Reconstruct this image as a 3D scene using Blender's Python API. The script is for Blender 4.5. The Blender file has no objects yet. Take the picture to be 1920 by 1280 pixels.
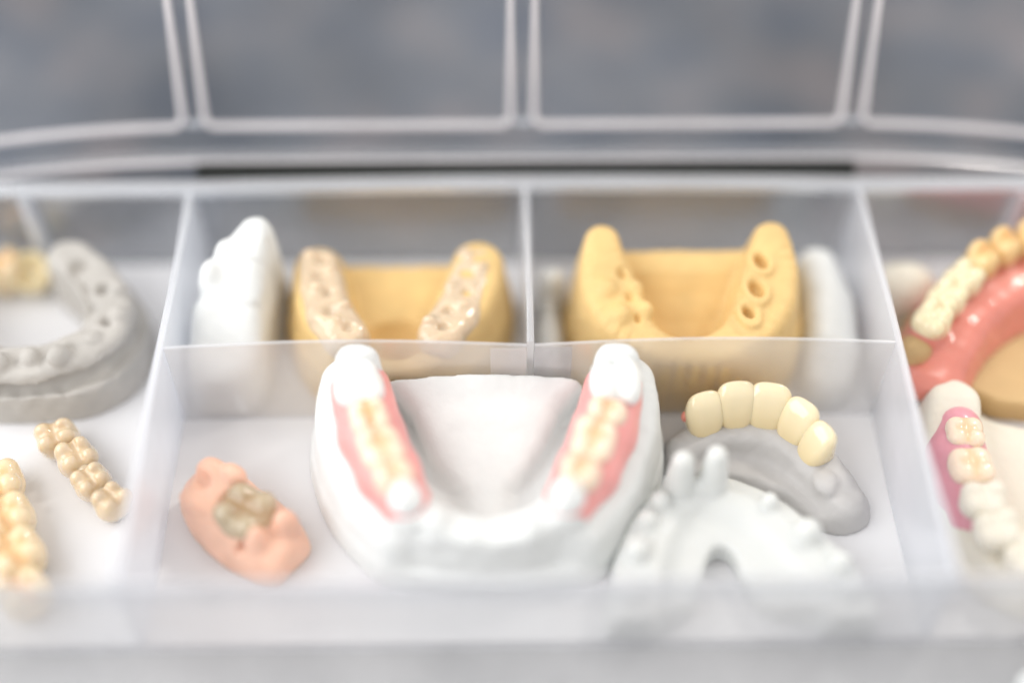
import bpy, math, random
import numpy as np
from mathutils import Matrix, Vector

random.seed(7); np.random.seed(7)
sc = bpy.context.scene
S = 0.01                                   # everything below is written in centimetres

# ------------------------------------------------------------------ camera
cam_d = bpy.data.cameras.new('camera'); cam = bpy.data.objects.new('camera', cam_d)
sc.collection.objects.link(cam); sc.camera = cam
PITCH, YAW, ROLL = math.radians(50.492), math.radians(1.0998), math.radians(0.4193)
fwd = Vector((math.sin(YAW) * math.cos(PITCH), math.cos(YAW) * math.cos(PITCH), -math.sin(PITCH)))
rt = Vector((math.cos(YAW), -math.sin(YAW), 0)); up = rt.cross(fwd)
r2 = rt * math.cos(ROLL) + up * math.sin(ROLL); u2 = -rt * math.sin(ROLL) + up * math.cos(ROLL)
M = Matrix((r2, u2, -fwd)).transposed().to_4x4()
M.translation = Vector((-0.6644, -16.3173, 22.1637)) * S
cam.matrix_world = M
cam_d.sensor_width = 36; cam_d.lens = 2548.9 / 1920 * 36
cam_d.clip_start = 0.01; cam_d.clip_end = 20
cam_d.dof.use_dof = True; cam_d.dof.focus_distance = 0.2608; cam_d.dof.aperture_fstop = 1.48
cam_d.dof.aperture_blades = 0

# ------------------------------------------------------------------ world, lamps, exposure
w = bpy.data.worlds.new('World'); sc.world = w; w.use_nodes = True
bg = w.node_tree.nodes['Background']; bg.inputs[0].default_value = (1.0, 0.972, 0.945, 1); bg.inputs[1].default_value = 0.86

def area(name, loc, target, size, power, col):
    d = bpy.data.lights.new(name, 'AREA'); d.shape = 'RECTANGLE'; d.size = size[0] * S; d.size_y = size[1] * S
    d.energy = power; d.color = col
    o = bpy.data.objects.new(name, d); sc.collection.objects.link(o)
    o.location = Vector(loc) * S
    o.rotation_euler = (Vector(target) - Vector(loc)).to_track_quat('-Z', 'Y').to_euler()
    return o
area('window_light', (-56, -14, 46), (0, -1, 0), (80, 64), 5.0, (0.97, 0.985, 1.0))
area('lamp_right', (34, 26, 46), (2, 0, 0), (8, 6), 1.0, (1.0, 0.95, 0.88))

sc.view_settings.view_transform = 'Standard'; sc.view_settings.look = 'None'
sc.view_settings.exposure = 0.13; sc.view_settings.gamma = 1.0; sc.view_settings.use_curve_mapping = False
sc.cycles.use_denoising = True
sc.cycles.max_bounces = 14; sc.cycles.transparent_max_bounces = 40; sc.cycles.diffuse_bounces = 5
sc.cycles.sample_clamp_indirect = 4.0

# ------------------------------------------------------------------ signed-distance modelling helpers
def smin(a, b, k): 
    h = np.clip(0.5 + 0.5 * (b - a) / k, 0, 1); return b + (a - b) * h - k * h * (1 - h)
def smax(a, b, k): return -smin(-a, -b, k)
def ell(P, c, r, rz=0.0):
    x, y, z = P[0] - c[0], P[1] - c[1], P[2] - c[2]
    if rz:
        cs, sn = math.cos(rz), math.sin(rz); x, y = x * cs + y * sn, -x * sn + y * cs
    k0 = np.sqrt((x / r[0]) ** 2 + (y / r[1]) ** 2 + (z / r[2]) ** 2)
    k1 = np.sqrt((x / r[0] ** 2) ** 2 + (y / r[1] ** 2) ** 2 + (z / r[2] ** 2) ** 2) + 1e-6
    return k0 * (k0 - 1) / k1
def cap(P, a, b, ra, rb):
    a = np.asarray(a, float); b = np.asarray(b, float); d = b - a; L = max(float(d @ d), 1e-9)
    t = np.clip(((P[0] - a[0]) * d[0] + (P[1] - a[1]) * d[1] + (P[2] - a[2]) * d[2]) / L, 0, 1)
    return np.sqrt((P[0] - a[0] - t * d[0]) ** 2 + (P[1] - a[1] - t * d[1]) ** 2 + (P[2] - a[2] - t * d[2]) ** 2) - (ra + (rb - ra) * t)
def chain(P, pts, k=0.12):
    f = None
    for a, b in zip(pts[:-1], pts[1:]):
        g = cap(P, a[:3], b[:3], a[3], b[3]); f = g if f is None else smin(f, g, k)
    return f
def poly2(P, pts):
    pts = [np.array(p, float) for p in pts]; x, y = P[0], P[1]
    d = np.full(np.broadcast(x, y).shape, 1e9); s = np.ones_like(d); n = len(pts)
    for i in range(n):
        a, b = pts[i], pts[i - 1]; ex, ey = b - a; wx, wy = x - a[0], y - a[1]
        t = np.clip((wx * ex + wy * ey) / (ex * ex + ey * ey), 0, 1)
        d = np.minimum(d, (wx - ex * t) ** 2 + (wy - ey * t) ** 2)
        c1 = y >= a[1]; c2 = y < b[1]; c3 = ex * wy > ey * wx
        flip = (c1 & c2 & c3) | (~c1 & ~c2 & ~c3); s = np.where(flip, -s, s)
    return s * np.sqrt(d)
def smooth_poly(pts, n=2):
    for _ in range(n):
        o = []
        for i in range(len(pts)):
            a, b = np.array(pts[i], float), np.array(pts[(i + 1) % len(pts)], float)
            o += [a * .75 + b * .25, a * .25 + b * .75]
        pts = o
    return pts
def smooth_path(pts, n=2):
    pts = [np.array(p, float) for p in pts]
    for _ in range(n):
        o = [pts[0]]
        for a, b in zip(pts[:-1], pts[1:]): o += [a * .75 + b * .25, a * .25 + b * .75]
        o.append(pts[-1]); pts = o
    return pts
def prism(P, pts, z0, z1, k=0.1, draft=0.0):
    d = poly2(P, pts)[..., :]
    d = d + draft * (P[2] - z0)
    return smax(smax(d, P[2] - z1, k), z0 - P[2], 0.02)
def ridge(P, pts, flare=0.3, k=0.25, z0=0.0):
    """a wall along a plan curve, points (x, y, top, half width), wider by flare at its foot"""
    best = None
    for a, b in zip(pts[:-1], pts[1:]):
        dx, dy = b[0] - a[0], b[1] - a[1]; L = dx * dx + dy * dy + 1e-9
        t = np.clip(((P[0] - a[0]) * dx + (P[1] - a[1]) * dy) / L, 0, 1)
        d = np.sqrt((P[0] - a[0] - t * dx) ** 2 + (P[1] - a[1] - t * dy) ** 2)
        zt = a[2] + (b[2] - a[2]) * t; ww = a[3] + (b[3] - a[3]) * t
        if best is None: best, Z, W = d - ww, zt, ww; bd = d
        else:
            m = (d - ww) < best; best = np.where(m, d - ww, best); Z = np.where(m, zt, Z)
    wz = flare * np.clip(1 - P[2] / np.maximum(Z, .2), 0, 1)
    return smax(smax(best - wz, P[2] - Z, k), z0 - P[2], 0.02)
def wob(P, s=1.0, seed=0.0):
    x, y, z = P[0] * s + seed, P[1] * s + seed * 1.7, P[2] * s - seed
    return (np.sin(x * 2.1 + 1.3 * np.sin(y * 1.7)) * np.cos(y * 2.6 + z) + np.sin(z * 3.1 + x * 1.3) * .6 + .5 * np.sin(x * 5.3 + y * 4.1) * np.sin(z * 4.7 + y * 3.3)) / 2
def sub(a, b, k=0.06): return smax(a, -b, k)

def nets(F, lo, h):
    """surface nets: a quad mesh of the zero level of the grid F"""
    nx, ny, nz = F.shape; ins = F < 0
    acc = np.zeros((nx - 1, ny - 1, nz - 1, 3), np.float32); cnt = np.zeros((nx - 1, ny - 1, nz - 1), np.float32)
    n3 = (nx - 1, ny - 1, nz - 1)
    cor = [(i, j, k) for i in (0, 1) for j in (0, 1) for k in (0, 1)]
    def sl(c): return tuple(slice(c[a], c[a] + n3[a]) for a in range(3))
    for c in cor:
        for ax in range(3):
            if c[ax]: continue
            c2 = list(c); c2[ax] = 1; c2 = tuple(c2)
            A, B = F[sl(c)], F[sl(c2)]; cr = (A < 0) != (B < 0)
            t = np.where(cr, A / np.where(cr, A - B, 1), 0)
            for a in range(3): acc[..., a] += np.where(cr, c[a] + (t if a == ax else 0), 0)
            cnt += cr
    act = cnt > 0; idx = -np.ones(n3, np.int64); ijk = np.argwhere(act); idx[act] = np.arange(len(ijk))
    V = (ijk + acc[act] / cnt[act][:, None]) * h + np.asarray(lo)
    faces = []
    for ax in range(3):
        o1, o2 = [(1, 2), (2, 0), (0, 1)][ax]
        s0 = [slice(1, -1)] * 3; s1 = [slice(1, -1)] * 3
        s0[ax] = slice(0, -1); s1[ax] = slice(1, None)
        A, B = ins[tuple(s0)], ins[tuple(s1)]; e = np.argwhere(A != B)
        if not len(e): continue
        fl = A[tuple(e.T)]
        base = e.copy(); base[:, o1] += 1; base[:, o2] += 1
        def cell(d1, d2):
            q = base.copy(); q[:, o1] -= d1; q[:, o2] -= d2; return idx[tuple(q.T)]
        q = np.stack([cell(1, 1), cell(0, 1), cell(0, 0), cell(1, 0)], 1)
        q[~fl] = q[~fl][:, ::-1]; faces.append(q)
    return V, np.concatenate(faces)

def mesh_np(name, V, Fq, col=None):
    me = bpy.data.meshes.new(name)
    V = np.asarray(V, np.float32); Fq = np.asarray(Fq, np.int32); n = len(Fq)
    me.vertices.add(len(V)); me.vertices.foreach_set('co', V.ravel())
    me.loops.add(n * 4); me.loops.foreach_set('vertex_index', Fq.ravel())
    me.polygons.add(n); me.polygons.foreach_set('loop_start', np.arange(n, dtype=np.int32) * 4)
    me.polygons.foreach_set('use_smooth', np.ones(n, bool))
    me.update(calc_edges=True)
    if col is not None:
        at = me.attributes.new('tint', 'FLOAT_COLOR', 'POINT')
        at.data.foreach_set('color', np.concatenate([col, np.ones((len(V), 1))], 1).astype(np.float32).ravel())
    return me
def sdf_mesh(name, fn, lo, hi, h, org=(0, 0, 0), col=None):
    ax = [np.arange(lo[a] - 2 * h, hi[a] + 2.5 * h, h) for a in range(3)]
    P = np.meshgrid(*ax, indexing='ij', sparse=False)
    F = fn(P)
    for a in range(3): F = np.maximum(F, np.maximum(lo[a] - P[a], P[a] - hi[a]))
    V, Q = nets(F, [a[0] for a in ax], h)
    c = None if col is None else col(V.T)
    return mesh_np(name, (V - np.asarray(org)) * S, Q, c)

# ------------------------------------------------------------------ object helpers
def link(o, parent=None):
    sc.collection.objects.link(o)
    if parent is not None: o.parent = parent
    return o
def thing(name, label, cat, loc=(0, 0, 0), group=None):
    o = bpy.data.objects.new(name, None); o.empty_display_size = 0.005; link(o)
    o.location = Vector(loc) * S; o['label'] = label; o['category'] = cat
    if group: o['group'] = group
    o['org'] = list(loc)
    return o
def org(p): return tuple(p['org']) if p is not None and 'org' in p else (0, 0, 0)
def part(name, me, mat, parent, loc=None, rz=0.0, sc_=None, tilt=None, label=None):
    o = bpy.data.objects.new(name, me); link(o, parent)
    if me.materials: pass
    elif isinstance(mat, (list, tuple)):
        for m in mat: me.materials.append(m)
    else: me.materials.append(mat)
    if loc is not None: o.location = (Vector(loc) - Vector(org(parent))) * S
    if rz or tilt: o.rotation_euler = ((tilt or (0, 0))[0], (tilt or (0, 0))[1], rz)
    if sc_ is not None: o.scale = sc_
    if label: o['label'] = label
    return o
def sculpt(name, fn, lo, hi, h, mat, parent, col=None, label=None):
    return part(name, sdf_mesh(name, fn, lo, hi, h, org(parent), col), mat, parent, label=label)
def box_mesh(name, lo, hi, bev=0.0):
    import bmesh
    bm = bmesh.new(); bmesh.ops.create_cube(bm, size=1)
    for v in bm.verts: v.co = Vector([(lo[a] + hi[a]) / 2 + v.co[a] * (hi[a] - lo[a]) for a in range(3)]) * S
    if bev: bmesh.ops.bevel(bm, geom=list(bm.edges), offset=bev * S, segments=2, affect='EDGES')
    me = bpy.data.meshes.new(name); bm.to_mesh(me); bm.free(); return me
def wall_mesh(name, pts, th, z0=0.0):
    """upright sheet along plan points (x, y, top); side faces slot 0, the cut edges slot 1"""
    V, F, mi = [], [], []; n = len(pts)
    for i, p in enumerate(pts):
        a = np.array(pts[max(i - 1, 0)][:2]); b = np.array(pts[min(i + 1, n - 1)][:2]); t = (b - a) / np.linalg.norm(b - a)
        nn = np.array([-t[1], t[0]])
        for s, z in ((1, z0), (-1, z0), (-1, p[2] - .025), (-.45, p[2]), (.45, p[2]), (1, p[2] - .025)):
            q = np.array(p[:2]) + nn * th / 2 * s; V.append((q[0] * S, q[1] * S, z * S))
    for i in range(n - 1):
        for j in range(6):
            k = (j + 1) % 6
            F.append((i * 6 + j, i * 6 + k, (i + 1) * 6 + k, (i + 1) * 6 + j)); mi.append(0 if j in (1, 5) else 1)
    F += [tuple(range(5, -1, -1)), tuple(range((n - 1) * 6, n * 6))]; mi += [1, 1]
    me = bpy.data.meshes.new(name); me.from_pydata(V, [], F)
    for p_, m_ in zip(me.polygons, mi): p_.material_index = m_
    me.update(); return me

# ------------------------------------------------------------------ materials
def srgb(r, g, b): return tuple((c / 255 / 12.92 if c / 255 <= .04045 else ((c / 255 + .055) / 1.055) ** 2.4) for c in (r, g, b))
def mat_new(name):
    m = bpy.data.materials.new(name); m.use_nodes = True; nt = m.node_tree
    for n in list(nt.nodes): nt.nodes.remove(n)
    out = nt.nodes.new('ShaderNodeOutputMaterial'); return m, nt, out
def N(nt, t, **kw):
    n = nt.nodes.new(t)
    for k, v in kw.items():
        if k in n.inputs: n.inputs[k].default_value = v
        else: setattr(n, k, v)
    return n
def solid(name, col, rough=.6, sss=0.0, rad=(1, .6, .4), sscale=.0015, coat=0.0, spec=.5, bump=.0, bscale=900, var=.06, vscale=180, tint=False, ior=1.45):
    m, nt, out = mat_new(name); L = nt.links.new
    b = N(nt, 'ShaderNodeBsdfPrincipled'); L(b.outputs[0], out.inputs[0])
    b.inputs['Roughness'].default_value = rough; b.inputs['Specular IOR Level'].default_value = spec
    b.inputs['IOR'].default_value = ior
    b.inputs['Subsurface Weight'].default_value = sss; b.inputs['Subsurface Radius'].default_value = rad; b.inputs['Subsurface Scale'].default_value = sscale
    b.inputs['Coat Weight'].default_value = coat; b.inputs['Coat Roughness'].default_value = .06
    tc = N(nt, 'ShaderNodeTexCoord'); nz = N(nt, 'ShaderNodeTexNoise'); nz.inputs['Scale'].default_value = vscale; nz.inputs['Detail'].default_value = 5
    L(tc.outputs['Object'], nz.inputs['Vector'])
    mr = N(nt, 'ShaderNodeMapRange'); mr.inputs[1].default_value = .3; mr.inputs[2].default_value = .7; mr.inputs[3].default_value = 1 - var; mr.inputs[4].default_value = 1.0
    L(nz.outputs[0], mr.inputs[0])
    mx = N(nt, 'ShaderNodeMix', data_type='RGBA', blend_type='MULTIPLY'); mx.inputs[0].default_value = 1
    mx.inputs[6].default_value = (*col, 1); L(mr.outputs[0], mx.inputs[7]); c = mx.outputs[2]
    if tint:
        at = N(nt, 'ShaderNodeAttribute', attribute_name='tint'); m2 = N(nt, 'ShaderNodeMix', data_type='RGBA', blend_type='MULTIPLY'); m2.inputs[0].default_value = 1
        L(c, m2.inputs[6]); L(at.outputs[0], m2.inputs[7]); c = m2.outputs[2]
    L(c, b.inputs['Base Color'])
    if bump:
        n2 = N(nt, 'ShaderNodeTexNoise'); n2.inputs['Scale'].default_value = bscale; n2.inputs['Detail'].default_value = 4; L(tc.outputs['Object'], n2.inputs['Vector'])
        bp = N(nt, 'ShaderNodeBump'); bp.inputs['Strength'].default_value = bump; bp.inputs['Distance'].default_value = .0003
        L(n2.outputs[0], bp.inputs['Height']); L(bp.outputs[0], b.inputs['Normal'])
    return m
def plastic(name, col, haze, gloss=.6, rough=.12, trans=.5, tr=(.97, .975, .985), amp=.15, nscale=40):
    """milky clear polypropylene: part of the light goes straight through, part is scattered"""
    m, nt, out = mat_new(name); L = nt.links.new
    t = N(nt, 'ShaderNodeBsdfTransparent'); t.inputs[0].default_value = (*tr, 1)
    d = N(nt, 'ShaderNodeBsdfDiffuse'); d.inputs[0].default_value = (*col, 1)
    tl = N(nt, 'ShaderNodeBsdfTranslucent'); tl.inputs[0].default_value = (*col, 1)
    a = N(nt, 'ShaderNodeMixShader'); a.inputs[0].default_value = trans; L(d.outputs[0], a.inputs[1]); L(tl.outputs[0], a.inputs[2])
    tc = N(nt, 'ShaderNodeTexCoord'); nz = N(nt, 'ShaderNodeTexNoise'); nz.inputs['Scale'].default_value = nscale; nz.inputs['Detail'].default_value = 3; L(tc.outputs['Object'], nz.inputs['Vector'])
    mr = N(nt, 'ShaderNodeMapRange'); mr.inputs[1].default_value = .3; mr.inputs[2].default_value = .7; mr.inputs[3].default_value = haze * (1 - amp); mr.inputs[4].default_value = min(haze * (1 + amp), 1)
    L(nz.outputs[0], mr.inputs[0])
    x = N(nt, 'ShaderNodeMixShader'); L(mr.outputs[0], x.inputs[0]); L(t.outputs[0], x.inputs[1]); L(a.outputs[0], x.inputs[2])
    g = N(nt, 'ShaderNodeBsdfGlossy'); g.inputs['Roughness'].default_value = rough
    fr = N(nt, 'ShaderNodeFresnel'); fr.inputs[0].default_value = 1.45
    mu = N(nt, 'ShaderNodeMath', operation='MULTIPLY'); mu.inputs[1].default_value = gloss; L(fr.outputs[0], mu.inputs[0])
    y = N(nt, 'ShaderNodeMixShader'); L(mu.outputs[0], y.inputs[0]); L(x.outputs[0], y.inputs[1]); L(g.outputs[0], y.inputs[2]); L(y.outputs[0], out.inputs[0])
    return m

BLUE = (.80, .845, .92)
M_clear = plastic('clear_plastic', BLUE, .07, gloss=.35, rough=.22)
M_lid = plastic('lid_plastic', BLUE, .06, gloss=.32, rough=.16, amp=.6, nscale=26)
M_cross = plastic('cross_plastic', (.92, .885, .855), .23, gloss=.22, rough=.3)
M_ledge = plastic('ledge_plastic', (.78, .78, .79), .85, gloss=.2, rough=.4)
M_front = plastic('front_plastic', (.97, .97, .98), .27, gloss=.3, rough=.3)
M_milky = plastic('milky_plastic', (.90, .925, .975), .72, gloss=.4, rough=.25)
M_edge = plastic('cut_edge_plastic', (.90, .915, .95), .55, gloss=.4, rough=.25)
M_rim = plastic('rim_plastic', (.84, .87, .92), .45, gloss=.5, rough=.2)
M_rib = plastic('rib_plastic', (.95, .92, .93), .70, gloss=.4, rough=.2)
M_liner = solid('white_liner', (.77, .765, .775), .55, var=.03, vscale=60, bump=.15, bscale=300)
M_table = solid('steel_table', (.105, .115, .135), .45, var=.45, vscale=14, bump=.05)
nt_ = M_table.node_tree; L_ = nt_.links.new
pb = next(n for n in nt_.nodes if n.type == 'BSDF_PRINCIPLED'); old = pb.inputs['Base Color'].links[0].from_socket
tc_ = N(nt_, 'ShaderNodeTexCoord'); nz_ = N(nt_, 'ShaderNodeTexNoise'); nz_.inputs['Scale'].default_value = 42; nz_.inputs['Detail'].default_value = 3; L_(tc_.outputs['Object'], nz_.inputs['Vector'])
cr_ = N(nt_, 'ShaderNodeValToRGB'); cr_.color_ramp.elements[0].position = .36; cr_.color_ramp.elements[0].color = (.58, .66, .80, 1); cr_.color_ramp.elements[1].position = .66; cr_.color_ramp.elements[1].color = (1.8, 1.45, 1.28, 1)  # bluish and brownish patches painted in as the blurred reflections behind the lid
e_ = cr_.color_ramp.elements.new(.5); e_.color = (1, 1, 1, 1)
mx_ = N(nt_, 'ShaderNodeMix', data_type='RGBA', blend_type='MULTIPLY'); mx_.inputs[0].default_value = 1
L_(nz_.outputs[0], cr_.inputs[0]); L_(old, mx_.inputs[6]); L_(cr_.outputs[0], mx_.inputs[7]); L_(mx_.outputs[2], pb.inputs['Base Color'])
M_dark = solid('gap_shade_dark', (.012, .014, .012), .6)  # near-black colour for the shade in the hinge gap
M_plaster = solid('white_plaster', (.76, .775, .765), .66, sss=.06, sscale=.0012, rad=(1, .9, .8), bump=.45, bscale=450, var=.07)
M_resin = solid('white_resin', (.68, .695, .68), .42, sss=.45, sscale=.003, rad=(1, .95, .85), bump=.08, var=.03)
M_gray = solid('grey_plaster', (.50, .475, .44), .7, bump=.35, bscale=600, var=.16, vscale=120)
M_gray2 = solid('blue_grey_plaster', (.54, .525, .515), .6, bump=.25, var=.14, vscale=120)
M_yellow = solid('yellow_stone', (.80, .555, .235), .6, sss=.1, bump=.45, var=.16, vscale=150, tint=True)
M_tan = solid('tan_stone', (.62, .42, .20), .6, bump=.2, var=.08)
M_creamst = solid('cream_plaster', (.82, .77, .66), .6, sss=.1, bump=.2, var=.05)
M_pink = solid('pink_wax', (.90, .40, .38), .28, sss=.4, sscale=.002, rad=(1, .35, .3), coat=.15, var=.15, vscale=160)
M_rose = solid('rose_wax', (.80, .36, .42), .28, sss=.3, sscale=.0015, rad=(1, .4, .4), coat=.25, var=.1)
M_salmon = solid('salmon_silicone', (.95, .60, .45), .40, sss=.35, sscale=.002, rad=(1, .55, .4), var=.22, vscale=130, bump=.25, bscale=500)
M_red = solid('red_acrylic', (.76, .26, .20), .28, sss=.2, sscale=.002, rad=(1, .3, .2), coat=.5, var=.12)
M_beige = solid('beige_ceramic', (.70, .56, .385), .09, sss=.45, sscale=.0012, rad=(1, .7, .4), coat=.8, var=.06, tint=True)
M_crown = solid('cream_ceramic', (.80, .69, .45), .13, sss=.3, sscale=.0012, rad=(1, .75, .45), coat=.8, var=.03, tint=True)
M_tooth = solid('resin_tooth', (.91, .74, .585), .22, sss=.35, sscale=.0015, rad=(1, .6, .4), coat=.4, var=.04, tint=True)
M_wtooth = solid('white_tooth', (.86, .88, .87), .3, sss=.3, sscale=.0015, rad=(1, .95, .9), coat=.3, var=.02, tint=True)
M_amber = solid('amber_tooth', (.82, .66, .43), .14, sss=.3, sscale=.0015, rad=(1, .6, .3), coat=.6, var=.08, tint=True)
M_honey = solid('honey_tooth', (.82, .58, .27), .2, sss=.3, sscale=.0015, rad=(1, .6, .3), coat=.6, var=.08, tint=True)
M_metal = solid('olive_crown', (.50, .40, .26), .16, coat=.8, var=.12, spec=.8, sss=.1, tint=True)
M_glaze = solid('clear_glaze', (.74, .58, .40), .25, sss=.4, sscale=.002, coat=.6, var=.2, vscale=300)

# ------------------------------------------------------------------ setting
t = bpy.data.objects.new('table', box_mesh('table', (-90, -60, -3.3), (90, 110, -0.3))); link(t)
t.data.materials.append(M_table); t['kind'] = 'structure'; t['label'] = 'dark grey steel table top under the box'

# ------------------------------------------------------------------ the storage box
H = 2.32; YB = 4.35; YF = -5.0
bx = thing('storage_box', 'clear plastic compartment box with milky dividers and its ribbed lid open', 'storage box')
def strip(name, u0, u1, fn, n=40): return [fn(u0 + (u1 - u0) * i / n) for i in range(n + 1)]
part('tray_bottom', box_mesh('tray_bottom', (-14.2, YF + .03, -.28), (14.2, YB + .12, -.06), .03), M_clear, bx)
part('floor_liner', box_mesh('floor_liner', (-14.0, YF + .02, -.05), (14.0, YB - .09, 0.0), .01), M_liner, bx)
part('back_wall', wall_mesh('back_wall', strip('', -14.2, 14.2, lambda x: (x, YB + .05, H - .14)), .12, -.04), [M_clear, M_edge], bx)
part('front_wall', wall_mesh('front_wall', strip('', -14.2, 14.2, lambda x: (x, YF - .06, H)), .12, -.04), [M_front, M_edge], bx)
for s in (-1, 1):
    part('end_wall', wall_mesh('end_wall', strip('', YF, YB, lambda y: (14.14 * s, y, H), 8), .12, -.04), [M_clear, M_edge], bx)
# rim along the back wall, bowed a little
def rim_bar(name, x0, x1, y0, y1, z0, z1, bow, mat):
    n = 24; V = []; F = []
    for i in range(n + 1):
        x = x0 + (x1 - x0) * i / n; b = bow(x)
        for y, z in ((y0, z0), (y1, z0), (y1, z1 - .03), (y1 - .04, z1), (y0 + .04, z1), (y0, z1 - .03)): V.append((x * S, (y + b) * S, z * S))
    for i in range(n):
        for j in range(6):
            k = (j + 1) % 6; F.append((i * 6 + j, (i + 1) * 6 + j, (i + 1) * 6 + k, i * 6 + k))
    F += [tuple(range(6)), tuple(range((n + 1) * 6 - 1, n * 6 - 1, -1))]
    me = bpy.data.meshes.new(name); me.from_pydata(V, [], F); me.update(); return part(name, me, mat, bx)
rim_bar('rim', -14.2, 14.2, 4.10, 4.52, H - .14, H, lambda x: .10 * math.cos(max(-1, min(1, x / 7)) * math.pi / 2) if abs(x) < 7 else -.02, M_rim)
part('hinge_gap_shade', box_mesh('hinge_gap_shade', (-6.95, 4.70, 1.75), (7.0, 5.0, 2.33), .02), M_dark, bx)  # solid dark bar put in as the shade between rim and lid
rim_bar('front_rim', -14.2, 14.2, YF - .34, YF - .13, H - .14, H - .02, lambda x: 0, M_clear)
part('front_ledge', box_mesh('front_ledge', (-14.4, YF - 1.9, -.27), (14.4, YF + .02, -.045), .03), M_ledge, bx)
# dividers that run from front to back
for x0, ya in ((-7, YF + .01), (7, YF + .01), (0, .06)):
    def top(y, x0=x0):
        z = H - .02
        if abs(y - 1.0) < .05 and x0: z -= .03
        return (x0 + .012 * math.sin(y * 1.1 + x0), y, z)
    part('divider', wall_mesh('divider', [top(ya + (YB - .03 - ya) * i / 60) for i in range(61)], .13, .004), [M_milky, M_edge], bx)
# slot ribs on the back wall where a divider could be pushed in
for x0 in (-10.5, 10.5):
    part('slot_rib', wall_mesh('slot_rib', [(x0, 4.05, H - .2), (x0, 4.2, H - .17), (x0, YB - .03, H - .15)], .2, .004), [M_milky, M_edge], bx)
# cross divider between the two rows
def cross(x):
    if x < -7: return (x, 0, H - .05)
    q = (x + 7) % 7 / 7
    return (x, .03 * math.sin(q * math.pi), H - .04 + .13 * math.sin(q * math.pi) ** 1.0)
for xa, xb in ((-6.925, -.075), (.075, 6.925)):
    part('cross_divider', wall_mesh('cross_divider', strip('', xa, xb, cross, 36), .07, .004), [M_cross, M_edge], bx)
part('joint_plate', box_mesh('joint_plate', (-.76, -.085, 1.25), (-.07, -.045, 2.24), .01), M_cross, bx)
part('joint_plate', box_mesh('joint_plate', (.07, -.085, .01), (.79, -.045, 2.26), .01), M_clear, bx)

# the lid, hinged at the back and leaning away from the viewer
LO = np.array([0, 5.79, 2.85]); LT = np.array([0, .84, 2.39]); LT = LT / np.linalg.norm(LT); LN = np.array([0, -LT[2], LT[1]])
def lp(u, v, n): return tuple((LO + LT * v + LN * n + np.array([u, 0, 0])) * S)
def vb(x): 
    a = max(0, abs(x) - 6.5); return -.80 - .014 * a * a
def lid_ribbon(name, pts, wd, n0, n1, mat, parent):
    """a raised strip on the lid along (u, v) points"""
    V, F = [], []; n = len(pts)
    for i, p in enumerate(pts):
        a = np.array(pts[max(i - 1, 0)]); b = np.array(pts[min(i + 1, n - 1)]); tt = (b - a) / np.linalg.norm(b - a); nn = np.array([-tt[1], tt[0]])
        for s, z in ((1, n0), (-1, n0), (-.9, n1 - .04), (-.5, n1), (.5, n1), (.9, n1 - .04)):
            q = np.array(p) + nn * wd / 2 * s; V.append(lp(q[0], q[1], z))
    for i in range(n - 1):
        for j in range(6):
            k = (j + 1) % 6; F.append((i * 6 + j, i * 6 + k, (i + 1) * 6 + k, (i + 1) * 6 + j))
    F += [tuple(range(5, -1, -1)), tuple(range((n - 1) * 6, n * 6))]
    me = bpy.data.meshes.new(name); me.from_pydata(V, [], F); me.update()
    for p_ in me.polygons: p_.use_smooth = False
    return part(name, me, mat, parent)
V, F = [], []; n = 60
for i in range(n + 1):
    x = -14.2 + 28.4 * i / n
    for v, nn in ((vb(x), -.1), (vb(x), 0), (9.4, 0), (9.4, -.1)): V.append(lp(x, v, nn))
for i in range(n):
    for j in range(4):
        k = (j + 1) % 4; F.append((i * 4 + j, (i + 1) * 4 + j, (i + 1) * 4 + k, i * 4 + k))
F += [(0, 1, 2, 3), (n * 4 + 3, n * 4 + 2, n * 4 + 1, n * 4)]
me = bpy.data.meshes.new('lid'); me.from_pydata(V, [], F); me.update()
lid = part('lid', me, M_lid, bx)
xs = [-14.1 + 28.2 * i / 60 for i in range(61)]
lid_ribbon('lid_skirt', [(x, vb(x) + .02) for x in xs], .10, .004, .42, M_lid, lid)
lid_ribbon('skirt_lip', [(x, vb(x) + .02) for x in xs], .12, .424, .52, M_rib, lid)
def bay(xa, xb, rr=.22):
    """outline of one lid panel, open at its far end, with rounded lower corners"""
    pts = [(xa, 8.6 - 8.6 * i / 8 + (vb(xa) + .66 + rr) * i / 8) for i in range(9)]
    pts += [(xa + rr - rr * math.cos(a), vb(xa) + .66 + rr - rr * math.sin(a)) for a in (.35, .75, 1.15)]
    n = 24; pts += [(xa + rr + (xb - xa - 2 * rr) * i / n, vb(xa + rr + (xb - xa - 2 * rr) * i / n) + .66) for i in range(n + 1)]
    pts += [(xb - rr + rr * math.sin(a), vb(xb) + .66 + rr - rr * math.cos(a)) for a in (.42, .82, 1.22)]
    return pts + [(xb, vb(xb) + .66 + rr + (8.6 - vb(xb) - .66 - rr) * i / 8) for i in range(9)]
for xa, xb in ((-13.9, -7.26), (-6.80, -.31), (.19, 6.75), (7.21, 13.9)):
    lid_ribbon('panel_ridge', bay(xa, xb), .15, .004, .16, M_rib, lid)
for xa, xb in ((-7.20, -6.86), (-.25, .13), (6.81, 7.15)):
    lid_ribbon('ridge_link', [(xa, vb(xa) + .70), (xb, vb(xb) + .70)], .16, .004, .12, M_rim, lid)

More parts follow.
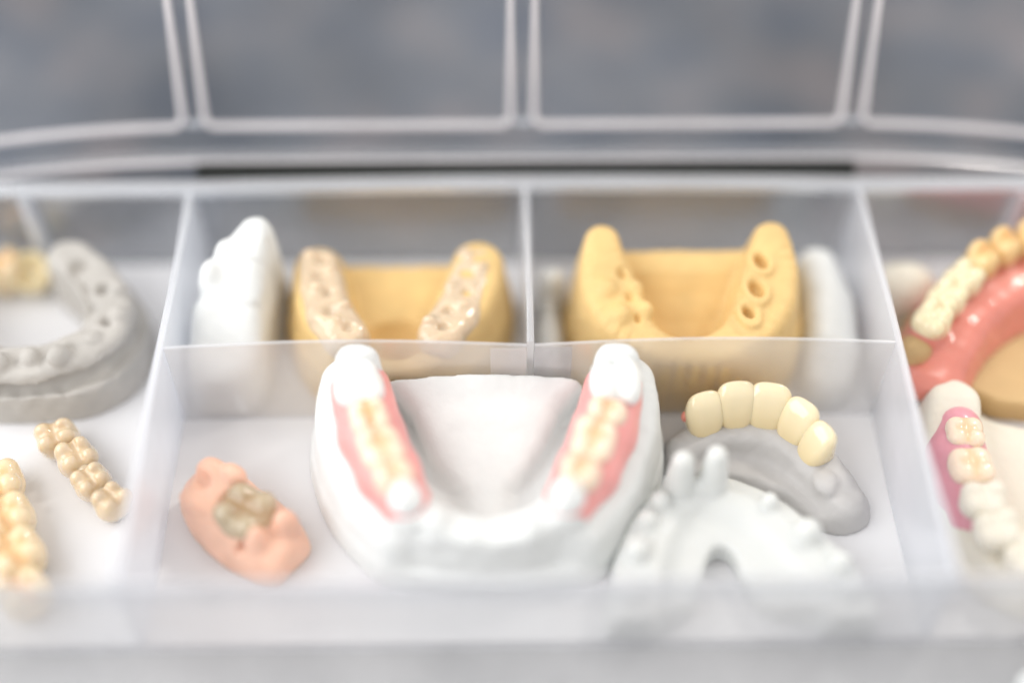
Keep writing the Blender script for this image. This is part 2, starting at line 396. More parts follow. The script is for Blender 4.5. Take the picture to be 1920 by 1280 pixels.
# ------------------------------------------------------------------ teeth, as shared meshes
ONE = np.array([1.0, 1, 1])
def stain(V, a, b, h, deep, amt=1.0):
    """the fissures of a chewing surface are coloured darker"""
    x, y, z = V
    g = np.exp(-(y / (b * .22)) ** 2) * (np.abs(x) < a * .8) + .8 * np.exp(-((np.abs(x) ) / (a * .22)) ** 2) * (np.abs(y) < b * .55)
    g = np.clip(g, 0, 1) * np.clip((z - h * .55) / (h * .2), 0, 1) * amt
    return ONE[None] * (1 - g[:, None]) + np.array(deep)[None] * g[:, None]
def f_molar(P, a=.5, b=.45, h=.7, groove=.07, seed=0, soft=0.0):
    r = np.random.RandomState(seed)
    f = ell(P, (0, 0, h * .42), (a * 1.0, b * 1.0, h * .55))
    for sx in (-1, 1):
        for sy in (-1, 1):
            c = (sx * a * (.46 + .05 * r.randn()), sy * b * (.45 + .05 * r.randn()), h * (.70 + .05 * r.randn()))
            f = smin(f, ell(P, c, (a * (.46 + .06 * soft), b * (.46 + .05 * soft), h * (.34 - .05 * soft))), .07 + .05 * soft)
    f = sub(f, cap(P, (-a * .7, .02, h * .98), (a * .7, -.02, h * .98), groove, groove), .04)
    f = sub(f, cap(P, (0, -b * .9, h * 1.0), (.03, b * .9, h * 1.0), groove * .8, groove * .8), .07)
    return smax(f, -P[2], .02)
def f_premolar(P, a=.34, b=.42, h=.7, seed=0):
    f = ell(P, (0, 0, h * .42), (a, b, h * .56))
    for sy in (-1, 1): f = smin(f, ell(P, (0, sy * b * .46, h * (.72 + .06 * sy)), (a * .72, b * .48, h * .34)), .08)
    f = sub(f, cap(P, (-a * .6, 0, h * 1.0), (a * .6, 0, h * 1.0), .07, .07), .07)
    return smax(f, -P[2], .02)
def f_incisor(P, wd=.36, h=1.2, seed=0):
    z = np.clip(P[2] / h, 0, 1)
    hw = wd * (.80 + .30 * np.sin(np.clip(z * 1.15, 0, 1) * math.pi * .62) - .12 * z ** 6)
    th = .34 * (1 - z) ** .8 + .10
    yc = .10 * np.sin(z * math.pi) - .10 * z          # the labial face bulges
    f = smax(np.abs(P[0]) - hw, np.abs(P[1] - yc) - th, .28)
    f = smax(f, np.abs(P[2] - h * .5) - h * .5 , .26)
    f = smax(f, ell(P, (0, 0, h * .52), (wd * 1.22, .62, h * .60)), .12)
    return f
def f_canine(P, a=.33, h=.8):
    f = ell(P, (0, 0, h * .4), (a, a * 1.05, h * .5)); f = smin(f, cap(P, (0, 0, h * .4), (0, .05, h * .86), a * .75, .12), .12)
    return smax(f, -P[2], .02)
TM = {}
def tooth_mesh(key, fn, a, b, h, mat, deep=(1, 1, 1), amt=0.0, vox=.03):
    if key not in TM:
        me = sdf_mesh('tooth', fn, (-a * 1.25, -b * 1.25, -.02), (a * 1.25, b * 1.25, h * 1.15), vox, col=lambda V: stain(V, a, b, h, deep, amt))
        me.materials.append(mat); TM[key] = me
    return TM[key]
def tooth(parent, key, loc, rz=0, s=(1, 1, 1), tilt=None, name='tooth', label=None):
    return part(name, TM[key], None, parent, loc, rz, s, tilt, label)
ORG = (1.0, .60, .33)
tooth_mesh('white_molar', lambda P: smin(f_molar(P, .48, .48, .78, .03, 3), ell(P, (0, 0, .42), (.46, .46, .42)), .1), .48, .48, .8, M_wtooth)
tooth_mesh('white_molar2', lambda P: sub(smin(smin(ell(P, (-.22, 0, .42), (.26, .44, .44)), ell(P, (.22, 0, .42), (.27, .46, .46)), .05), ell(P, (0, 0, .3), (.42, .42, .36)), .05), cap(P, (0, -.6, .95), (0, .6, .95), .12, .12), .06), .5, .5, .9, M_wtooth)
tooth_mesh('cream_molar', lambda P: f_molar(P, .42, .42, .62, .06, 5, 1), .42, .42, .62, M_tooth, ORG, .85)
tooth_mesh('cream_molar2', lambda P: f_molar(P, .42, .40, .6, .06, 9, 1), .42, .40, .6, M_tooth, ORG, .7)
tooth_mesh('cream_premolar', lambda P: f_premolar(P, .34, .38, .6), .34, .38, .6, M_tooth, ORG, .6)
tooth_mesh('white_canine', lambda P: f_canine(P, .30, .75), .34, .36, .8, M_wtooth)
tooth_mesh('beige_molar', lambda P: f_molar(P, .42, .46, .72, .08, 11), .42, .46, .72, M_beige, (.85, .7, .5), .5)
tooth_mesh('beige_molar2', lambda P: f_molar(P, .42, .46, .72, .08, 14), .42, .46, .72, M_beige, (.85, .7, .5), .5)
tooth_mesh('amber_molar', lambda P: f_molar(P, .5, .5, .7, .09, 21), .5, .5, .7, M_amber, (1, .66, .34), .6)
tooth_mesh('honey_tooth', lambda P: f_premolar(P, .40, .42, .7), .40, .42, .7, M_honey, (1, .7, .4), .5)
tooth_mesh('olive_molar', lambda P: f_molar(P, .46, .46, .62, .10, 31), .46, .46, .62, M_metal, (.75, .55, .35), .8)
tooth_mesh('ceramic_molar', lambda P: f_molar(P, .36, .36, .55, .05, 41, .8), .36, .36, .55, M_tooth, (1, .72, .42), .6)
tooth_mesh('plaster_molar', lambda P: f_molar(P, .36, .36, .6, .05, 43, .8), .36, .36, .6, M_creamst)
tooth_mesh('ivory_molar', lambda P: f_molar(P, .42, .42, .6, .07, 45), .42, .42, .6, M_crown)
for i, wd in enumerate((.335, .345, .36, .34, .31)):
    def incol(V):
        z = np.clip(V[2] / 1.2, 0, 1)[:, None]; return np.array([.95, .86, .70])[None] * (1 - z) + np.array([1.04, 1.06, 1.12])[None] * z
    me = sdf_mesh('crown', lambda P, wd=wd: f_incisor(P, wd, 1.2), (-.5, -.6, -.05), (.5, .6, 1.3), .028, col=incol)
    me.materials.append(M_crown); TM['incisor%d' % i] = me

# ------------------------------------------------------------------ the centre jaw: white plaster with two wax bites
JX = -.83
jaw = thing('dental_model', 'large white plaster lower jaw model with pink wax and cream teeth on both arms', 'dental model', (JX, -2.0, 0))
base_pts = smooth_poly([(JX - 3.35, -.12), (JX - 3.5, -1.1), (JX - 3.1, -2.5), (JX - 2.1, -3.75), (JX - .9, -4.05), (JX + .9, -4.05), (JX + 2.1, -3.75), (JX + 3.1, -2.5), (JX + 3.45, -1.1), (JX + 3.3, -.12)])
armL = smooth_path([(-3.25, -.42, 2.48, .42), (-3.22, -.8, 2.0, .52), (-3.0, -1.6, 1.85, .55), (-2.65, -2.4, 1.75, .50), (-2.25, -3.1, 1.72, .42)])
armR = smooth_path([(1.62, -.42, 2.50, .42), (1.58, -.8, 2.0, .52), (1.36, -1.6, 1.85, .55), (1.02, -2.4, 1.75, .50), (.58, -3.1, 1.72, .42)])
fr = smooth_path([(-2.25, -3.1, 1.72, .40), (-1.75, -3.42, 1.66, .32), (-.83, -3.62, 1.45, .30), (.1, -3.42, 1.66, .32), (.58, -3.1, 1.72, .40)])
shL = smooth_path([(-3.50, -.50, 2.12, .44), (-3.52, -.95, 1.92, .50), (-3.40, -1.6, 1.56, .50), (-3.06, -2.5, 1.34, .46), (-2.5, -3.2, 1.30, .4)])
shR = smooth_path([(1.86, -.50, 2.12, .44), (1.88, -.95, 1.92, .50), (1.76, -1.6, 1.56, .50), (1.42, -2.5, 1.34, .46), (.86, -3.2, 1.30, .4)])
def f_jaw(P):
    f = prism(P, base_pts, 0, .50, .14, .10)
    for pth in (armL, armR, fr): f = smin(f, ridge(P, pth, .10, .22), .12)
    for pth in (shL, shR): f = smin(f, ridge(P, pth, .30, .34), .18)
    # floor of the mouth: a ramp that rises to the back, narrow in front
    hw = np.interp(P[1], [-3.3, -2.6, -2.25, -1.85, -1.3, -.7, -.1], [.78, .52, .56, .90, 1.18, 1.42, 2.0])
    top = np.interp(P[1], [-3.2, -2.4, -1.2, -.1], [.62, .78, 1.16, 1.60]) - .16 * ((P[0] - JX) / hw) ** 2
    d = smax((np.abs(P[0] - JX + .05) - hw) * .8, P[2] - top, .30); d = smax(d, P[1] + .14, .06); d = smax(d, -3.3 - P[1], .1)
    f = smin(f, smax(d, -P[2], .02), .20)
    # notches and bumps on the front face
    for x, y, z, r in ((-1.7, -3.95, 1.05, .18), (-1.2, -4.05, 1.2, .16), (-.3, -4.1, 1.15, .25), (.35, -4.02, .95, .2), (-1.95, -3.6, 1.5, .12)):
        f = sub(f, ell(P, (x, y, z), (r * 1.4, r, r * .8)), .12)
    for x, y, z, r in ((-2.5, -3.2, 1.1, .2), (-1.75, -3.40, 1.55, .24), (-1.1, -3.6, 1.35, .22), (-.1, -3.55, 1.40, .26)):
        f = smin(f, ell(P, (x, y, z), (r, r, r)), .14)
    f = sub(f, chain(P, [(.0, -4.1, .92, .09), (.5, -3.92, 1.0, .11), (1.0, -3.7, 1.05, .07)]), .08)
    f = smax(f, P[1] + .10, .05)
    return f + .018 * wob(P, 1.4) + .006 * wob(P, 5)
sculpt('plaster_body', f_jaw, (-4.5, -4.3, 0), (2.8, -.05, 2.6), .05, M_plaster, jaw)
def gumf(path, m):
    pts = [(p[0], p[1], p[2], p[3]) for p in path]
    def f(P):
        g = chain(P, pts, .1)
        g = g + .015 * wob(P, 1.6, m)
        return smax(g, (.30 if m == 3 else 1.25) - P[2], .08)
    return f
sculpt('wax_gum', gumf([(-3.22, -.70, 1.75, .60), (-2.97, -1.6, 1.62, .62), (-2.63, -2.4, 1.54, .59), (-2.27, -3.05, 1.50, .47)], 1), (-4, -3.7, .9), (-1.6, .1, 2.5), .035, M_pink, jaw)
sculpt('wax_gum', gumf([(1.58, -.70, 1.73, .60), (1.34, -1.6, 1.62, .62), (1.00, -2.4, 1.54, .59), (.62, -3.05, 1.50, .47)], 2), (0, -3.7, .9), (2.4, .1, 2.5), .035, M_pink, jaw)
tooth(jaw, 'white_molar', (-3.20, -.90, 1.78), 1.85, (1.0, .96, .92))
tooth(jaw, 'cream_molar', (-2.97, -1.64, 1.82), 1.87, (.95, .86, 1.0))
tooth(jaw, 'cream_molar2', (-2.72, -2.28, 1.78), 1.97, (1.02, .98, 1.05))
tooth(jaw, 'cream_premolar', (-2.48, -2.82, 1.73), 2.05, (1.0, .98, 1.0))
tooth(jaw, 'white_canine', (-2.27, -3.16, 1.58), .9, (1, 1, 1.0))
tooth(jaw, 'white_molar2', (1.56, -.88, 1.86), .08, (1.02, 1.08, .88))
tooth(jaw, 'cream_premolar', (1.37, -1.54, 1.82), 1.32, (1.0, .98, 1.0))
tooth(jaw, 'cream_molar2', (1.10, -2.14, 1.78), 1.25, (1.06, .98, 1.02))
tooth(jaw, 'cream_premolar', (.83, -2.78, 1.73), 1.12, (1.0, .98, 1.05))
tooth(jaw, 'white_canine', (.59, -3.16, 1.58), 2.2, (1.05, 1.05, 1.05))

# ------------------------------------------------------------------ salmon pink segment with one olive crown
ang = math.atan2(-1.6, 2.05)
pk = thing('gum_segment', 'salmon pink silicone gum segment with one glossy olive beige crown, lying on the white floor', 'gum segment', (-5.35, -2.75, 0))
def loc2(P, o, a):
    x, y = P[0] - o[0], P[1] - o[1]; c, s = math.cos(a), math.sin(a); return (x * c + y * s, -x * s + y * c, P[2])
def f_seg(P):
    p = loc2(P, (-5.35, -2.75), ang); p = (p[0], p[1], p[2] / 1.18)
    f = ell(p, (0, 0, .14), (1.5, .78, .66)); f = smin(f, ell(p, (-.75, .02, .42), (.66, .64, .50)), .22)
    f = smin(f, ell(p, (-1.0, .25, .84), (.30, .26, .2)), .10); f = smin(f, ell(p, (-.62, .42, .80), (.30, .22, .24)), .08)
    f = smin(f, ell(p, (-.85, -.36, .70), (.34, .24, .24)), .08)
    f = smin(f, ell(p, (.80, .30, .55), (.27, .26, .46)), .05); f = smin(f, ell(p, (.62, -.26, .55), (.25, .24, .44)), .06)
    f = sub(f, ell(p, (-.95, -.04, .98), (.24, .15, .20)), .06)
    f = sub(f, ell(p, (.05, .0, .92), (.52, .54, .38)), .06)
    f = sub(f, cap(p, (.42, -.7, .55), (.45, .7, .60), .08, .08), .08)
    f = smax(f, p[0] - 1.22, .12)
    return smax(f + .02 * wob(P, 3) + .006 * wob(P, 9), -P[2], .03)
sculpt('gum', f_seg, (-7.1, -4.6, 0), (-3.6, -1.1, 1.5), .04, M_salmon, pk)
tooth(pk, 'olive_molar', (-5.28, -2.78, .56), ang + .2, (1.2, 1.15, 1.0), name='crown')

# ------------------------------------------------------------------ four-unit beige bridge
br = thing('dental_bridge', 'glossy beige four tooth ceramic bridge lying beside the left divider', 'dental bridge', (-8.5, -1.45, 0))
p0, p1 = np.array([-9.22, -.72]), np.array([-7.95, -2.22]); a0 = math.atan2(*(p1 - p0)[::-1])
for i in range(4):
    q = p0 + (p1 - p0) * i / 3
    tooth(br, ('beige_molar', 'beige_molar2')[i % 2], (q[0], q[1], .02 + .02 * (i % 2)), a0 + .15 * (i - 1.5), ((.82, .84, .78, .72)[i], (.92, .86, .80, .78)[i], (1.0, .95, .92, .9)[i]), tilt=(.08 * (-1) ** i, .05))
def f_conn(P):
    return chain(P, [(*(p0), .3, .18), (*(p0 + (p1 - p0) * .5), .3, .2), (*p1, .28, .17)])
sculpt('connector', f_conn, (-9.6, -2.6, 0), (-7.5, -.3, .6), .04, M_beige, br, col=lambda V: np.ones((V.shape[1], 3)))

# ------------------------------------------------------------------ amber bridge in the near left corner
ab = thing('dental_bridge', 'yellow amber row of molars lying at the near left edge of the box', 'dental bridge', (-9.5, -2.9, 0))
for i, (x, y, s) in enumerate(((-10.15, -1.8, 1.0), (-9.8, -2.6, 1.05), (-9.45, -3.4, 1.1), (-9.15, -4.15, 1.0))):
    tooth(ab, 'amber_molar', (x, y, .02), -1.15 + .12 * i, (s, s * .95, s * 1.05))
sculpt('connector', lambda P: chain(P, [(-10.15, -1.8, .3, .25), (-9.45, -3.4, .3, .26), (-9.15, -4.15, .28, .24)]), (-10.7, -4.6, 0), (-8.7, -1.1, .7), .05, M_amber, ab, col=lambda V: np.ones((V.shape[1], 3)))

# ------------------------------------------------------------------ grey plaster arch, back left compartment
ga = thing('dental_model', 'rough grey plaster arch with carved grooves in the back left compartment', 'dental model', (-9.8, 2.0, 0))
ga.location.y -= .25 * S
gpath = smooth_path([(-9.55, 3.45, 1.55, .42), (-8.80, 2.75, 1.55, .45), (-8.35, 1.9, 1.5, .46), (-8.65, 1.15, 1.45, .46), (-9.4, .78, 1.4, .44), (-10.5, .68, 1.35, .42), (-11.6, 1.0, 1.3, .42), (-12.3, 1.9, 1.3, .42), (-12.5, 3.2, 1.3, .4)])
gout = smooth_poly([(-9.9, 3.95), (-8.7, 3.6), (-7.75, 2.5), (-7.7, 1.3), (-8.4, .35), (-9.6, .12), (-11.2, .15), (-12.4, .7), (-13.1, 2.0), (-13.2, 3.9)])
ginn = smooth_poly([(-10.1, 3.3), (-9.3, 2.65), (-8.95, 1.95), (-9.15, 1.6), (-9.8, 1.3), (-10.6, 1.2), (-11.4, 1.5), (-11.8, 2.2), (-12.0, 4.4), (-10.4, 4.4)])
def f_grey(P):
    f = prism(P, gout, 0, .85, .10, .06)
    f = smin(f, ridge(P, gpath, .12, .2), .08)
    f = smax(f, -poly2(P, ginn) , .06)
    for x, y, r in ((-9.2, 3.05, .17), (-8.6, 2.4, .16), (-8.4, 1.6, .14), (-9.0, .98, .15), (-9.9, .72, .17), (-10.6, .66, .16)):
        f = sub(f, ell(P, (x, y, 1.52), (r * 1.2, r, .2)), .06)
    f = sub(f, chain(P, [(-9.3, 2.9, 1.5, .09), (-9.0, 2.55, 1.5, .10), (-8.75, 1.95, 1.45, .10), (-8.95, 1.5, 1.4, .09), (-9.6, 1.2, 1.35, .09), (-10.4, 1.1, 1.3, .08)]), .05)
    f = sub(f, chain(P, [(-7.95, 2.5, .98, .14), (-7.88, 1.5, .98, .17), (-8.38, .77, .98, .19), (-9.2, .42, .96, .18), (-10.4, .30, .93, .16)]), .05)
    for x, y, z, r in ((-8.2, 1.75, 1.45, .2), (-9.2, .72, 1.42, .24), (-8.3, 2.4, 1.5, .2), (-9.75, .72, 1.4, .22), (-10.35, .6, 1.36, .24), (-8.6, 1.15, 1.4, .2)):
        f = smin(f, ell(P, (x, y, z), (r, r, r * 1.1)), .06)
    f = sub(f, np.abs(np.sqrt((P[0] + 10.3) ** 2 + (P[1] - .55) ** 2) - .2) - .035 + np.maximum(0, 1.45 - P[2]) * 2, .03)
    return f + .028 * wob(P, 2.5, 2) + .010 * wob(P, 7)
sculpt('plaster_body', f_grey, (-13.3, 0.05, 0), (-7.5, 4.2, 1.9), .05, M_gray, ga)

# ------------------------------------------------------------------ cream crown shell with amber tooth, far left
cs = thing('crown_shell', 'cream hollow crown with an amber tooth behind the grey arch', 'crown', (-10.7, 3.6, 0))
def f_cup(P):
    f = ell(P, (-10.62, 3.55, .5), (.46, .46, .5)); f = sub(f, ell(P, (-10.6, 3.4, .8), (.36, .36, .5)), .05); return f
sculpt('cup', f_cup, (-11.2, 2.9, .0), (-10.1, 4.1, 1.1), .035, M_crown, cs, col=lambda V: np.ones((V.shape[1], 3)))
tooth(cs, 'amber_molar', (-11.25, 3.6, .02), .3, (.9, .9, 1.2))

# ------------------------------------------------------------------ white plaster model standing at the back
wm = thing('dental_model', 'tall white plaster model half rising to a blunt tip beside the left divider', 'dental model', (-5.8, 1.6, 0))
def f_wm(P):
    f = ridge(P, [(-6.05, .75, 1.35, .70), (-6.0, 1.4, 1.9, .68), (-5.8, 2.1, 2.4, .56), (-5.45, 2.75, 2.82, .34)], .16, .40)
    f = smin(f, ell(P, (-6.3, 2.0, 1.9), (.28, .3, .55)), .15)
    f = smin(f, ell(P, (-6.05, 2.4, 2.2), (.2, .25, .4)), .12)
    for i in range(5): f = sub(f, cap(P, (-5.05 - .02 * i, .5 + i * .45, .3), (-5.15, .6 + i * .47, 1.5 + .25 * i), .06, .06), .08)
    return f + .02 * wob(P, 2.4, 4)
sculpt('plaster_body', f_wm, (-7.0, .05, 0), (-4.7, 3.5, 3.0), .06, M_plaster, wm)

# ------------------------------------------------------------------ two yellow stone jaws in the back row
YT = lambda V: np.ones((V.shape[1], 3))
y9 = thing('dental_model', 'yellow stone jaw model with glazed brownish sockets, beside the tall white plaster', 'dental model', (-2.65, 1.6, 0))
yL = smooth_path([(-4.28, 2.65, 1.78, .46), (-4.18, 2.0, 1.75, .54), (-3.9, 1.15, 1.65, .46), (-3.4, .55, 1.5, .36), (-2.65, .38, 1.4, .32), (-1.95, .55, 1.5, .36), (-1.5, 1.15, 1.7, .46), (-1.15, 2.0, 1.85, .56), (-1.02, 2.65, 1.88, .48)])
ybase = smooth_poly([(-4.85, 3.2), (-5.0, 1.6), (-4.3, .4), (-3.3, .08), (-2.0, .08), (-1.0, .4), (-.35, 1.6), (-.45, 3.2)])
def f_y9(P):
    f = prism(P, ybase, 0, .9, .12, .12); f = smin(f, ridge(P, yL, .35, .22), .2)
    d = smax(np.abs(P[0] + 2.65) - 1.25, P[2] - (1.0 + .12 * np.clip(P[1] - 2.2, 0, 1)), .15); d = smax(smax(d, P[1] - 3.15, .08), .6 - P[1], .1); f = smin(f, smax(d, -P[2], .02), .12)
    f = sub(f, ell(P, (-2.65, 1.1, 1.3), (.8, .7, .75)), .15)
    return smax(f, P[1] - 3.15, .06) + .015 * wob(P, 2, 6)
sculpt('stone_body', f_y9, (-5.1, 0.06, 0), (-.2, 3.3, 2.1), .06, M_yellow, y9, col=YT)
for pts, sd in (([(-4.26, 2.6), (-4.15, 2.05), (-3.95, 1.35), (-3.6, .8)], 1), ([(-1.05, 2.6), (-1.2, 2.05), (-1.42, 1.35), (-1.75, .8)], 2)):
    def f_gl(P, pts=pts):
        pth = [(p[0], p[1], 1.52, .47) for p in pts]
        g = chain(P, pth, .1); g = smax(g, P[2] - 1.90, .1)
        for i in range(5):
            u = i / 4 * (len(pts) - 1); j = min(int(u), len(pts) - 2); q = np.array(pts[j]) * (1 - u + j) + np.array(pts[j + 1]) * (u - j)
            g = sub(g, ell(P, (q[0] + .07 * (-1) ** i, q[1], 1.92), (.12 + .03 * (i % 2), .10, .16)), .08)
            g = smin(g, ell(P, (q[0] - .2 * (-1) ** i, q[1] + .15, 1.86), (.16, .13, .14)), .06)
        return smax(g + .02 * wob(P, 6, 3), 1.35 - P[2], .05)
    x0, x1 = min(p[0] for p in pts) - .6, max(p[0] for p in pts) + .6
    sculpt('glazed_ridge', f_gl, (x0, .2, 1.3), (x1, 3.3, 2.2), .045, M_glaze, y9)

yy = thing('dental_model', 'taller yellow stone jaw model with open round tooth sockets on one arm', 'dental model', (3.2, 1.6, 0))
zL = smooth_path([(1.5, 2.7, 2.48, .32), (1.55, 2.0, 2.22, .50), (1.75, 1.2, 2.05, .56), (2.2, .55, 1.85, .38), (3.15, .32, 1.62, .26), (4.1, .55, 1.85, .38), (4.66, 1.2, 2.05, .56), (4.88, 2.0, 2.27, .54), (4.92, 2.7, 2.54, .34)])
zbase = smooth_poly([(1.1, 3.05), (.85, 1.8), (1.3, .5), (2.2, .09), (4.2, .09), (5.2, .5), (5.85, 1.8), (5.5, 3.05)])
def f_y10(P):
    f = prism(P, zbase, 0, .70, .12, .10); f = smin(f, ridge(P, zL, .38, .25), .2)
    d = smax(np.abs(P[0] - 3.25) - 1.4, (P[2] - np.interp(P[1], [.4, 1.0, 1.6, 2.1, 2.45, 2.7], [.72, .78, .98, 1.28, 1.6, 1.68])) * .7, .1); d = smax(d, P[1] - 3.0, .06); f = smin(f, smax(d, -P[2], .02), .15)
    for x, y, z, r in ((4.64, 2.1, 2.28, .11), (4.50, 1.5, 2.13, .13), (4.30, .98, 2.0, .10)):
        ring = np.sqrt(((P[0] - x) + .12 * (P[1] - y)) ** 2 + ((P[1] - y) / 1.5) ** 2)
        f = smin(f, smax(np.abs(ring - r - .08) - .07, np.abs(P[2] - z + .08) - .15, .08), .07)
        f = sub(f, smax(ring - r, z - .20 - P[2], .06), .08)
    for x, y, z, r in ((1.86, 1.9, 2.24, .10), (2.0, 1.4, 2.14, .11), (2.12, .95, 2.02, .10), (5.0, 1.75, 1.9, .08), (4.85, 1.1, 1.75, .08)):
        f = sub(f, ell(P, (x, y, z), (r, r * 1.3, .22)), .08)
    for x, y, z, r in ((1.55, 1.55, 2.04, .24), (1.78, 1.0, 1.92, .24), (2.10, 1.65, 1.98, .18), (2.28, 1.15, 1.9, .18)):
        f = smin(f, ell(P, (x, y, z), (r, r, r)), .1)
    for i in range(9):
        x = 1.9 + i * .3; f = sub(f, cap(P, (x, .0, .2), (x, .06, 1.5), .06, .05), .08)
    return smax(f, P[1] - 3.05, .06) + .014 * wob(P, 2.3, 9)
sculpt('stone_body', f_y10, (.7, 0.05, 0), (6.0, 3.2, 2.7), .05, M_yellow, yy, col=YT)

# ------------------------------------------------------------------ pale plaster pieces that show between them
p11 = thing('plaster_piece', 'narrow white plaster stump just right of the thin back divider', 'plaster piece', (.5, 2.3, 0))
sculpt('stump', lambda P: smax(smin(cap(P, (.50, 2.75, .2), (.52, 2.8, 1.0), .34, .27), ell(P, (.48, 1.6, .3), (.30, 1.0, .5)), .2), -P[2], .03) + .015 * wob(P, 3), (0.05, .4, 0), (1.0, 3.3, 1.5), .05, M_plaster, p11)
p12 = thing('plaster_piece', 'pale plaster model end behind the cream crowns, against the right divider', 'plaster piece', (6.1, 2.0, 0))
sculpt('plaster_body', lambda P: ridge(P, [(6.10, 3.0, 1.5, .40), (6.25, 2.2, 1.3, .50), (6.25, 1.2, 1.0, .50), (6.1, .65, .7, .45)], .12, .45) + .02 * wob(P, 2.5, 3), (5.4, 0.06, 0), (6.93, 3.6, 1.7), .06, M_plaster, p12)
p19 = thing('plaster_piece', 'small pale rounded plaster lump behind the red denture', 'plaster piece', (7.9, 2.9, 0))
sculpt('plaster_body', lambda P: smax(ell(P, (7.95, 2.75, .55), (.75, .6, .75)), -P[2], .05) + .02 * wob(P, 3, 5), (7.1, 2.0, 0), (8.8, 3.5, 1.5), .06, M_creamst, p19)

# ------------------------------------------------------------------ red denture on its yellow cast, back right compartment
dn = thing('denture', 'red acrylic denture with ivory and amber teeth on a tan stone cast', 'denture', (9.6, 1.8, 0))
dpath = smooth_path([(7.75, .35, 1.0, .40), (8.05, 1.0, 1.2, .42), (8.55, 1.75, 1.35, .44), (9.3, 2.4, 1.45, .46), (10.2, 2.85, 1.5, .46), (11.2, 2.9, 1.5, .46), (12.2, 2.4, 1.45, .46)])
dbase = smooth_poly([(7.25, .45), (7.5, 1.5), (8.4, 2.6), (9.8, 3.5), (12.6, 3.5), (13.2, 1.0), (12.8, -.30), (9.5, -.34), (8.9, .1), (8.0, .3)])
sculpt('stone_cast', lambda P: smax(smin(prism(P, dbase, 0, .62, .08, .05), cap(P, (7.65, .62, .5), (7.72, .72, 1.15), .40, .32), .12), -P[2], .02) + .015 * wob(P, 2, 3), (7.1, -.5, 0), (13.4, 3.7, 1.5), .06, M_tan, dn)
def f_den(P):
    f = ridge(P, [(p[0] + .24, p[1] - .16, p[2] + .10, p[3] + .12) for p in dpath[2:]], .62, .34, .55)
    f = smin(f, ell(P, (7.95, .95, 1.35), (.35, .32, .3)), .2)
    return smax(f + .03 * wob(P, 2.1, 1), .64 - P[2], .03)
sculpt('acrylic_gum', f_den, (7.3, -.2, .5), (13, 3.7, 2.0), .05, M_red, dn)
tl = [(8.02, 1.08, 'ivory_molar'), (8.42, 1.62, 'ivory_molar'), (8.85, 2.10, 'ivory_molar'), (9.3, 2.52, 'honey_tooth'), (9.82, 2.84, 'honey_tooth'), (10.4, 3.02, 'honey_tooth'), (11.0, 3.0, 'honey_tooth')]
for i, (x, y, k) in enumerate(tl):
    tooth(dn, k, (x, y, 1.30 + .045 * i), .85 - .1 * i, (.98, .92, .95) if k[0] == 'i' else (.82, .85, 1.0))

# ------------------------------------------------------------------ cream model with rose wax, front right compartment
cr = thing('dental_model', 'cream plaster jaw model with rose pink wax and two ceramic molars, near the denture', 'dental model', (8.6, -2.6, 0))
cpath = smooth_path([(8.30, -.42, 1.10, .48), (8.20, -1.1, .84, .52), (8.2, -2.1, .76, .46), (8.25, -3.0, .76, .44), (8.6, -3.8, .74, .42), (9.4, -4.3, .7, .42), (10.6, -4.3, .7, .42)])
cbase = smooth_poly([(7.8, .05), (7.55, -1.6), (7.6, -3.3), (8.2, -4.6), (10.8, -4.75), (11.5, -3.5), (11.4, -.75), (9.4, -.62), (8.7, .02)])
def f_cr(P):
    f = prism(P, cbase, 0, .36, .08, .05); f = smin(f, ridge(P, cpath, .22, .20), .14)
    return f + .015 * wob(P, 2.2, 8)
sculpt('plaster_body', f_cr, (7.1, -4.9, 0), (11.6, .12, 1.4), .05, M_creamst, cr)
sculpt('wax_gum', gumf([(8.34, -.90, .70, .44), (8.20, -1.45, .57, .57), (8.18, -2.2, .52, .55), (8.24, -2.9, .48, .48)], 3), (7.4, -3.6, .1), (9.0, -.2, 1.4), .035, M_rose, cr)
tooth(cr, 'ceramic_molar', (8.28, -1.28, .74), 1.50, (.98, 1.0, 1.0))
tooth(cr, 'ceramic_molar', (8.23, -2.04, .72), 1.62, (1.12, 1.15, 1.05))
tooth(cr, 'plaster_molar', (8.28, -2.80, .70), 1.55, (1.0, 1.15, 1.0))
tooth(cr, 'plaster_molar', (8.40, -3.42, .66), 1.75, (1.0, 1.2, 1.0))
tooth(cr, 'plaster_molar', (8.80, -3.92, .60), 2.3, (.95, 1.1, .95))
tooth(cr, 'plaster_molar', (9.5, -4.3, .58), 2.9, (.95, 1.1, .9))

# ------------------------------------------------------------------ grey arch carrying five cream crowns
gc = thing('dental_model', 'flat grey plaster arch carrying five glossy cream front crowns by the cross divider', 'dental model', (4.4, -1.4, 0))
kpath = smooth_path([(3.02, -1.12, .66, .26), (3.35, -.90, .74, .30), (4.0, -.72, .76, .32), (4.75, -.84, .78, .34), (5.3, -1.28, .78, .36), (5.70, -1.88, .70, .36), (5.92, -2.30, .56, .34)])
def f_gc(P):
    f = ridge(P, kpath, .26, .20)
    f = smin(f, ridge(P, [(3.2, -1.3, .30, .3), (4.2, -1.35, .32, .35), (5.1, -1.8, .32, .35), (5.6, -2.4, .3, .3)], .1, .1), .15)
    f = smin(f, ell(P, (5.55, -2.1, .66), (.22, .24, .14)), .15)
    return f + .022 * wob(P, 3, 2) + .008 * wob(P, 8)
sculpt('plaster_body', f_gc, (2.5, -3.1, 0), (6.7, -.1, 1.1), .04, M_gray2, gc)
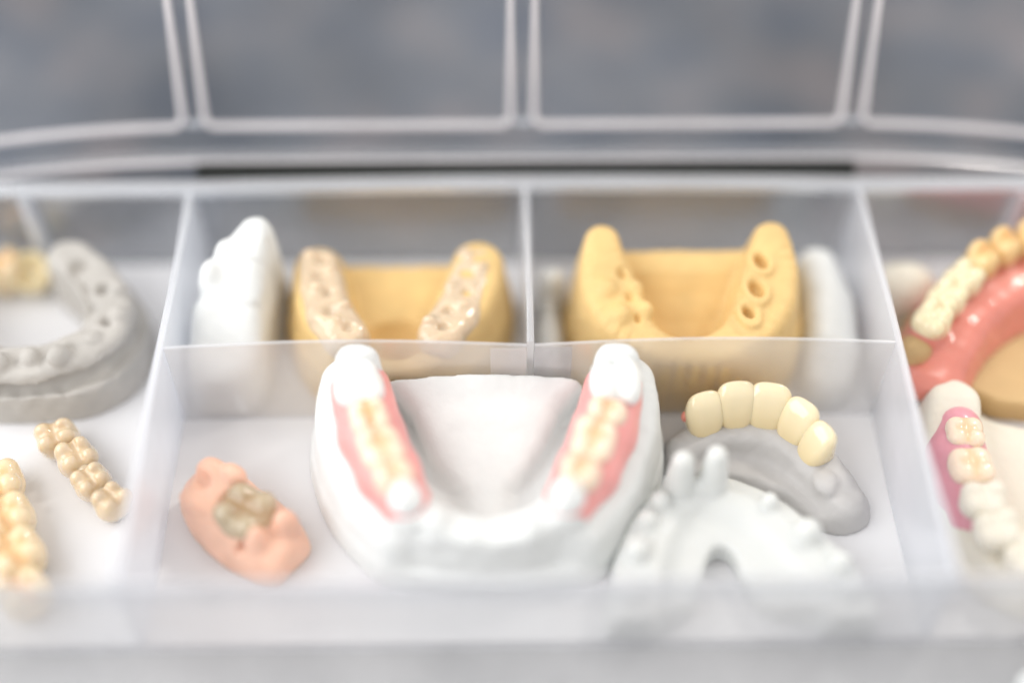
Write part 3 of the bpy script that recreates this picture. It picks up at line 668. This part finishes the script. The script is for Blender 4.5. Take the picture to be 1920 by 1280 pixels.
for i, (x, y, rz, s, z) in enumerate(((3.36, -.66, .30, .98, .42), (3.98, -.50, .08, 1.0, .50), (4.62, -.54, -.18, 1.02, .48), (5.18, -.92, -.75, .95, .45), (5.50, -1.42, -1.05, .92, .40))):
    tooth(gc, 'incisor%d' % i, (x, y, z), rz + math.pi, (s * 1.14, .95, (.92, .95, .96, .95, .92)[i]), tilt=(.0, 0), name='crown')
sculpt('gum_spot', lambda P: ell(P, (3.02, -.72, .92), (.1, .1, .14)), (2.85, -.9, .7), (3.2, -.5, 1.1), .03, M_red, gc)

# ------------------------------------------------------------------ white resin arch with tooth stumps, in front
ra = thing('dental_model', 'white resin arch with tapered tooth stumps in front of the cream crowns', 'dental model', (3.6, -3.3, 0))
rpath = smooth_path([(1.72, -4.75, .85, .38), (1.85, -3.9, .85, .38), (2.15, -3.1, .82, .36), (2.6, -2.5, .8, .34), (3.15, -2.2, .78, .32), (3.8, -2.35, .78, .33), (4.4, -2.75, .8, .36), (4.95, -3.4, .82, .38), (5.4, -4.1, .85, .42), (5.6, -4.72, .85, .42)])
def f_ra(P):
    f = ridge(P, rpath, .14, .2)
    pl = smax(poly2(P, smooth_poly([(1.9, -4.2), (2.3, -2.9), (3.2, -2.3), (4.3, -2.8), (5.2, -4.1), (5.3, -4.7), (4.15, -4.7), (3.85, -4.2), (3.65, -3.4), (3.25, -3.4), (2.98, -4.2), (2.85, -4.7), (1.9, -4.7)])), np.maximum(-P[2], P[2] - .74 + .16 * np.clip(-1 * (P[1] + 2.4), 0, 2) ** 1.0 * np.exp(-((P[0] - 3.45) / .9) ** 2)), .12)
    f = smin(f, pl, .42)
    for x, y, z, r, rt_ in ((2.74, -2.32, 1.88, .34, .20), (3.36, -2.26, 1.96, .34, .19), (2.35, -2.70, 1.16, .28, .18), (2.08, -3.10, 1.12, .30, .2), (4.38, -2.72, 1.12, .20, .15), (4.98, -3.40, 1.25, .36, .24), (5.46, -4.05, 1.2, .30, .2), (1.86, -3.75, 1.22, .32, .22), (5.6, -4.55, 1.1, .3, .22), (1.72, -4.62, 1.1, .3, .22)):
        f = smin(f, cap(P, (x, y, .6), (x, y + .04, z - rt_), r, rt_), .10)
    f = smin(f, ell(P, (3.1, -2.35, .85), (.18, .16, .3)), .12)
    return smax(f, -P[2], .03) + .008 * wob(P, 3, 5)
sculpt('resin_body', f_ra, (1.2, -4.98, 0), (6.1, -1.7, 2.1), .04, M_resin, ra)

# ------------------------------------------------------------------ a white chip outside the box
ch = thing('plaster_piece', 'small white plaster chip outside the front wall at the near right corner', 'plaster piece', (8.6, -5.95, -.045))
sculpt('chip', lambda P: smax(ell(P, (8.75, -6.05, .12), (.4, .35, .38)), -.045 - P[2], .03) + .02 * wob(P, 4), (8.2, -6.6, -.045), (9.3, -5.5, .6), .05, M_plaster, ch)
for o in sc.objects:
    if 'org' in o: del o['org']
